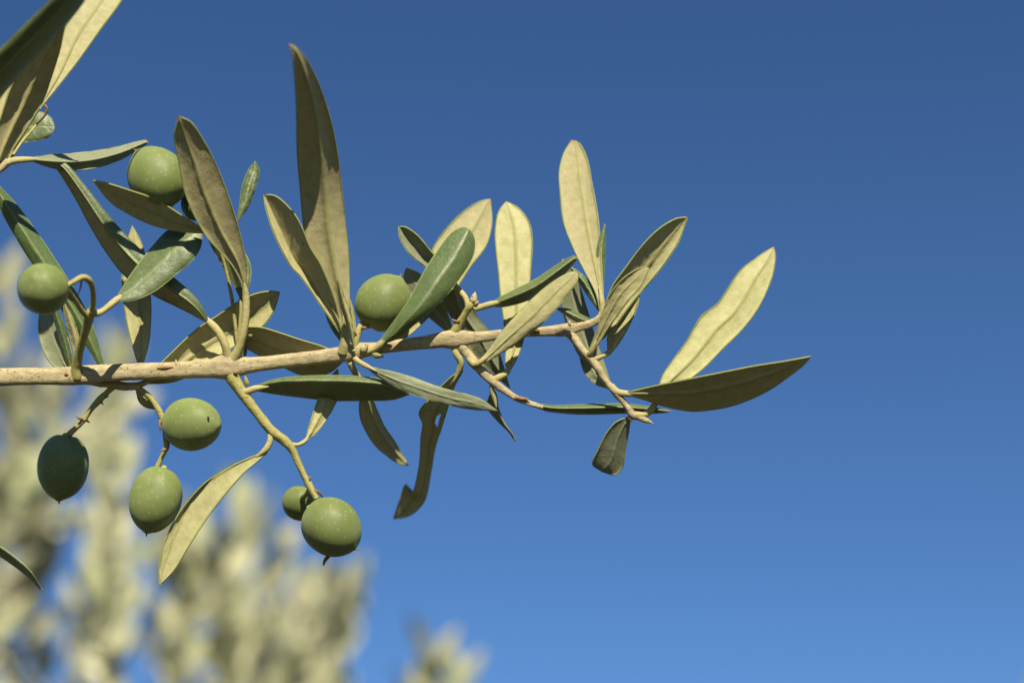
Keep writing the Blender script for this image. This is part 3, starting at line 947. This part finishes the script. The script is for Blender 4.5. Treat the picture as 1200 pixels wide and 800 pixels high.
# O grey blade in front
leaf(br, [(560, 424), (572, 411), (590, 386), (612, 362), (628, 346), (648, 330), (666, 320), (676, 318)], [(562, 428), (584, 416), (608, 400), (632, 382), (650, 364), (666, 344), (677, 328), (676, 318)],
     [14, 28, 40, 46], za=-2, zb=4, bulge=2, petiole=[(550, 420, 5, 4.4), (556, 427, 10, 4.2), (565, 423, 15, 3.6), (576, 414, 19, 2.2)], curl=-2)
# Z leaf seen on edge, long and green
leaf(br, [(628, 473), (650, 475), (680, 474), (726, 473), (766, 477), (787, 482)], [(628, 477), (644, 482), (680, 485), (732, 484), (766, 484), (787, 482)], [4, -4, -10, -14], za=-16, zb=-10, face='top', bulge=5, m=.35)
# pendant small
leaf(br, [(577, 456), (572, 468), (570, 476), (582, 492), (596, 506), (604, 517)], [(579, 456), (582, 464), (584, 478), (592, 496), (602, 510), (604, 517)], [2, -12, -26, -40], za=-3, zb=-10, m=.75, under=M_PALE,
     petiole=[(577, 449, 5, 3.4), (576, 456, 4, 3), (579, 466, 2, 3), (582, 478, 2, 2)])
# damaged pendant
leaf(br, [(541, 434), (530, 440), (517, 452), (508, 462), (491, 483), (495, 497), (493, 512), (492, 535), (490, 552), (483, 578), (478, 574), (476, 567), (473, 570), (468, 586), (461, 607)],
     [(543, 434), (533, 452), (526, 474), (518, 500), (510, 525), (506, 548), (500, 580), (494, 592), (480, 604), (461, 608)], [-2, -40, -85, -125, -160], za=2, zb=-5, m=0.6, wav=.6, n=90,
     holes=[(0.32, 0.42, 0.04, 0.22)],
     petiole=[(533, 402, 0, 5), (534, 413, 3, 4.6), (540, 424, 2, 4.4), (538, 434, -1, 3.8), (531, 448, -3, 2.6)], label='dead looking hanging leaf chewed and holed by insects')
# ---- right group
# R behind
leaf(br, [(713, 452), (692, 432), (676, 412), (664, 380), (656, 345), (654, 318), (660, 303)], [(716, 450), (708, 424), (698, 396), (690, 368), (682, 342), (674, 320), (660, 303)], [-50, -44, -36, -20], za=10, zb=-16, under=M_PALE,
     petiole=[(700, 436, 6, 3), (708, 446, -2, 3), (713, 448, -10, 2.8)])
leaf(br, [(716, 456), (698, 450), (686, 438), (680, 420), (682, 408)], [(716, 452), (706, 436), (696, 420), (682, 408)], [-28, -34, -44], za=-3, zb=3, under=M_PALE)
mleaf(br, [(700, 378, -8), (682, 374, -6), (666, 366, -8), (652, 361, -10)], 5, 4.5, za=-5, zb=-6, face='top', bulge=3)
mleaf(br, [(702, 364, -8), (694, 346, -14), (684, 330, -18), (668, 312, -22)], 5, 5, za=-6, zb=-5, face='top')
mleaf(br, [(705, 358, -10), (703, 320, -20), (705, 290, -26), (709, 262, -32)], 6, 5, za=-3, zb=-5, face='top')
# P cream upright
leaf(br, [(703, 366), (698, 344), (684, 316), (672, 292), (660, 260), (656, 226), (655, 202), (660, 180), (670, 164)],
     [(707, 366), (707, 345), (705, 310), (703, 278), (700, 248), (694, 216), (688, 186), (679, 168), (670, 164)], [0, -22, -46, -70, -94], za=-6, zb=5, m=0.66,
     petiole=[(704, 372, -3, 4.2), (706, 362, -2, 3.9), (705, 350, -3, 3.4), (702, 335, -8, 2.2)])
# Q3 dark behind right
leaf(br, [(712, 414), (712, 395), (720, 372), (735, 352), (750, 338)], [(714, 416), (726, 401), (739, 378), (747, 358), (750, 338)], [4, 4, 8], za=-4, zb=8,
     petiole=[(697, 421, 6, 4), (704, 418, 6, 3.4), (713, 413, 4, 3.2), (718, 402, 4, 2)])
# Q back of pair
leaf(br, [(703, 398), (709, 360), (717, 336), (734, 312), (752, 288), (772, 268), (792, 256), (806, 254)], [(706, 398), (722, 380), (740, 356), (762, 330), (781, 306), (796, 282), (806, 254)], [10, 14, 22, 26], za=14, zb=-2, m=.6, bulge=-2, rib=4, ribw=.14)
# Q2 front of pair
leaf(br, [(690, 412), (700, 384), (714, 346), (726, 330), (738, 320), (752, 313), (761, 314)], [(694, 414), (702, 402), (716, 380), (738, 350), (752, 334), (761, 314)], [12, 26, 42, 50], za=-2, zb=2,
     petiole=[(688, 414, 4, 4.4), (690, 416, 8, 4), (695, 408, 13, 3.6), (701, 394, 18, 2.2)])
# X cream
leaf(br, [(771, 458), (776, 440), (785, 426), (804, 400), (822, 370), (841, 355), (867, 317), (890, 299), (907, 289)],
     [(773, 462), (796, 452), (822, 434), (849, 407), (871, 385), (890, 359), (905, 325), (909, 302), (907, 289)], [-4, -18, -36, -56], za=-6, zb=-2, m=.52,
     petiole=[(744, 486, 9, 4.4), (754, 486, 8, 4.8), (764, 479, 4, 4.4), (770, 466, -2, 3.6), (778, 448, -8, 2.4)])
# W dark broad
leaf(br, [(735, 459), (770, 451), (800, 445), (830, 439), (860, 433), (886, 428), (924, 422), (951, 417)], [(735, 463), (756, 469), (781, 477), (815, 482), (860, 475), (897, 460), (920, 445), (942, 428), (951, 417)],
     [14, 24, 34, 44], za=26, zb=-32, m=.45, rib=8, ribw=.17, wav=1.3, curl=3.5,
     petiole=[(716, 452, 9, 4.4), (723, 459, 11, 4.6), (733, 461, 13, 4.2), (748, 462, 16, 3.4), (770, 463, 21, 2.2)], label='broad dark leaf pointing right, its underside in shade')
# Y small pendant
leaf(br, [(737, 488), (722, 494), (710, 508), (702, 524), (694, 543), (702, 550)], [(739, 488), (737, 505), (733, 526), (730, 546), (722, 556), (708, 553), (702, 550)], [6, -10, -28], wav=.12, rib=.8, za=3, zb=-6, m=.55, under=M_PALE,
     petiole=[(739, 486, 8, 3.4), (738, 493, 6, 2.4)])

# ================================================================== the other branch, upper left
b2 = empty('olive_branch', P(-120, 300, 30), 'cropped olive shoot in the upper left corner with broad leaves and pale undersides', 'branch')
tube('stem', [(-120, 300, 30, 8), (-60, 240, 34, 6), (-20, 212, 34, 5), (0, 198, 34, 4.6), (10, 189, 34, 5)], M_STEM, b2, seed=21)
leaf(b2, [(34, 185), (60, 181), (100, 178), (140, 171), (170, 164), (174, 167)], [(34, 188), (60, 197), (84, 200), (112, 197), (140, 188), (166, 173), (174, 167)], [30, 10, -10, -30], za=-14, zb=-8, face='under', under=M_PALE,
     curl=1.5, petiole=[(6, 191, 34, 4.6), (18, 188, 34, 4.4), (34, 187, 31, 3.6), (50, 187, 22, 2)])
# AJ brown
leaf(b2, [(-6, 196), (-8, 170), (4, 128), (14, 100), (34, 64), (56, 40), (78, 20)], [(-2, 196), (12, 180), (32, 150), (50, 120), (64, 80), (71, 56), (78, 20)], [34, 42, 64, 100], za=8, zb=-8, m=.55, rib=5, ribw=.15,
     petiole=[(0, 198, 34, 4), (-3, 190, 38, 3)])
# AI cream behind
leaf(b2, [(44, 128), (62, 84), (74, 36), (96, 2), (120, -40), (160, -80)], [(47, 128), (68, 102), (90, 74), (120, 32), (143, 0), (160, -40), (160, -80)], [24, 0, -30, -80], za=-3, zb=3,
     petiole=[(44, 129, 24, 2.4), (30, 150, 28, 3), (8, 190, 33, 3)])
# AH big dark one nearest the lens
leaf(b2, [(-70, 150), (-40, 100), (0, 57), (58, 0), (110, -60), (150, -120)], [(-70, 156), (-20, 140), (0, 114), (56, 52), (98, 2), (130, -60), (150, -120)], [100, 150, 180, 190], za=16, zb=-26, face='top', bulge=3,
     petiole=[(-70, 153, 100, 4), (-90, 200, 70, 4), (-60, 240, 36, 4)], label='broad dark leaf nearest the lens, out of focus')
leaf(b2, [(-20, 178), (8, 150), (30, 134), (48, 132), (60, 139), (64, 150)], [(-20, 182), (10, 170), (34, 166), (54, 162), (61, 156), (64, 150)], [-70, -64, -60], face='top', za=-6, zb=6, under=M_PALE,
     label='pale out of focus leaf tip behind the broad ones', petiole=[(-20, 180, -70, 2.5), (-40, 200, -20, 2.5), (-50, 228, 34, 3)])
mleaf(b2, [(-16, 175, -30), (0, 140, -40), (12, 98, -50)], 9, 9, za=-3, zb=-2)
tube('fruit_stalk', [(10, 190, 30, 2), (26, 166, -10, 2), (43, 146, -40, 1.6)], M_TWIG, b2, seed=22)
tube('scale', [(43, 145, -36, 1.4), (52, 136, -30, 1.5), (55, 127, -28, 1.7), (50, 122, -28, 1.4)], M_DRY, b2, ring=8)

# ================================================================== a leaf of a third shoot, lower left
b3 = empty('olive_twig', P(-120, 560, 20), 'dark twig at the lower left edge showing one narrow drooping leaf', 'twig')
tube('stem', [(-120, 560, 20, 6), (-80, 590, 20, 5), (-40, 612, 20, 4)], M_STEM, b3, seed=31)
mleaf(b3, [(-60, 604, 20), (-20, 632, 24), (15, 656, 28), (36, 674, 30), (49, 691, 30)], 5, 5, za=10, zb=-10, face='top', bulge=1,
      petiole=[(-80, 590, 20, 3), (-60, 604, 20, 2.6)], prof=[.2, .5, .8, 1, 1, 1, .95, .85, .75, .5, .1])

for o in bpy.data.objects:
    if '_w' in o:
        del o['_w']
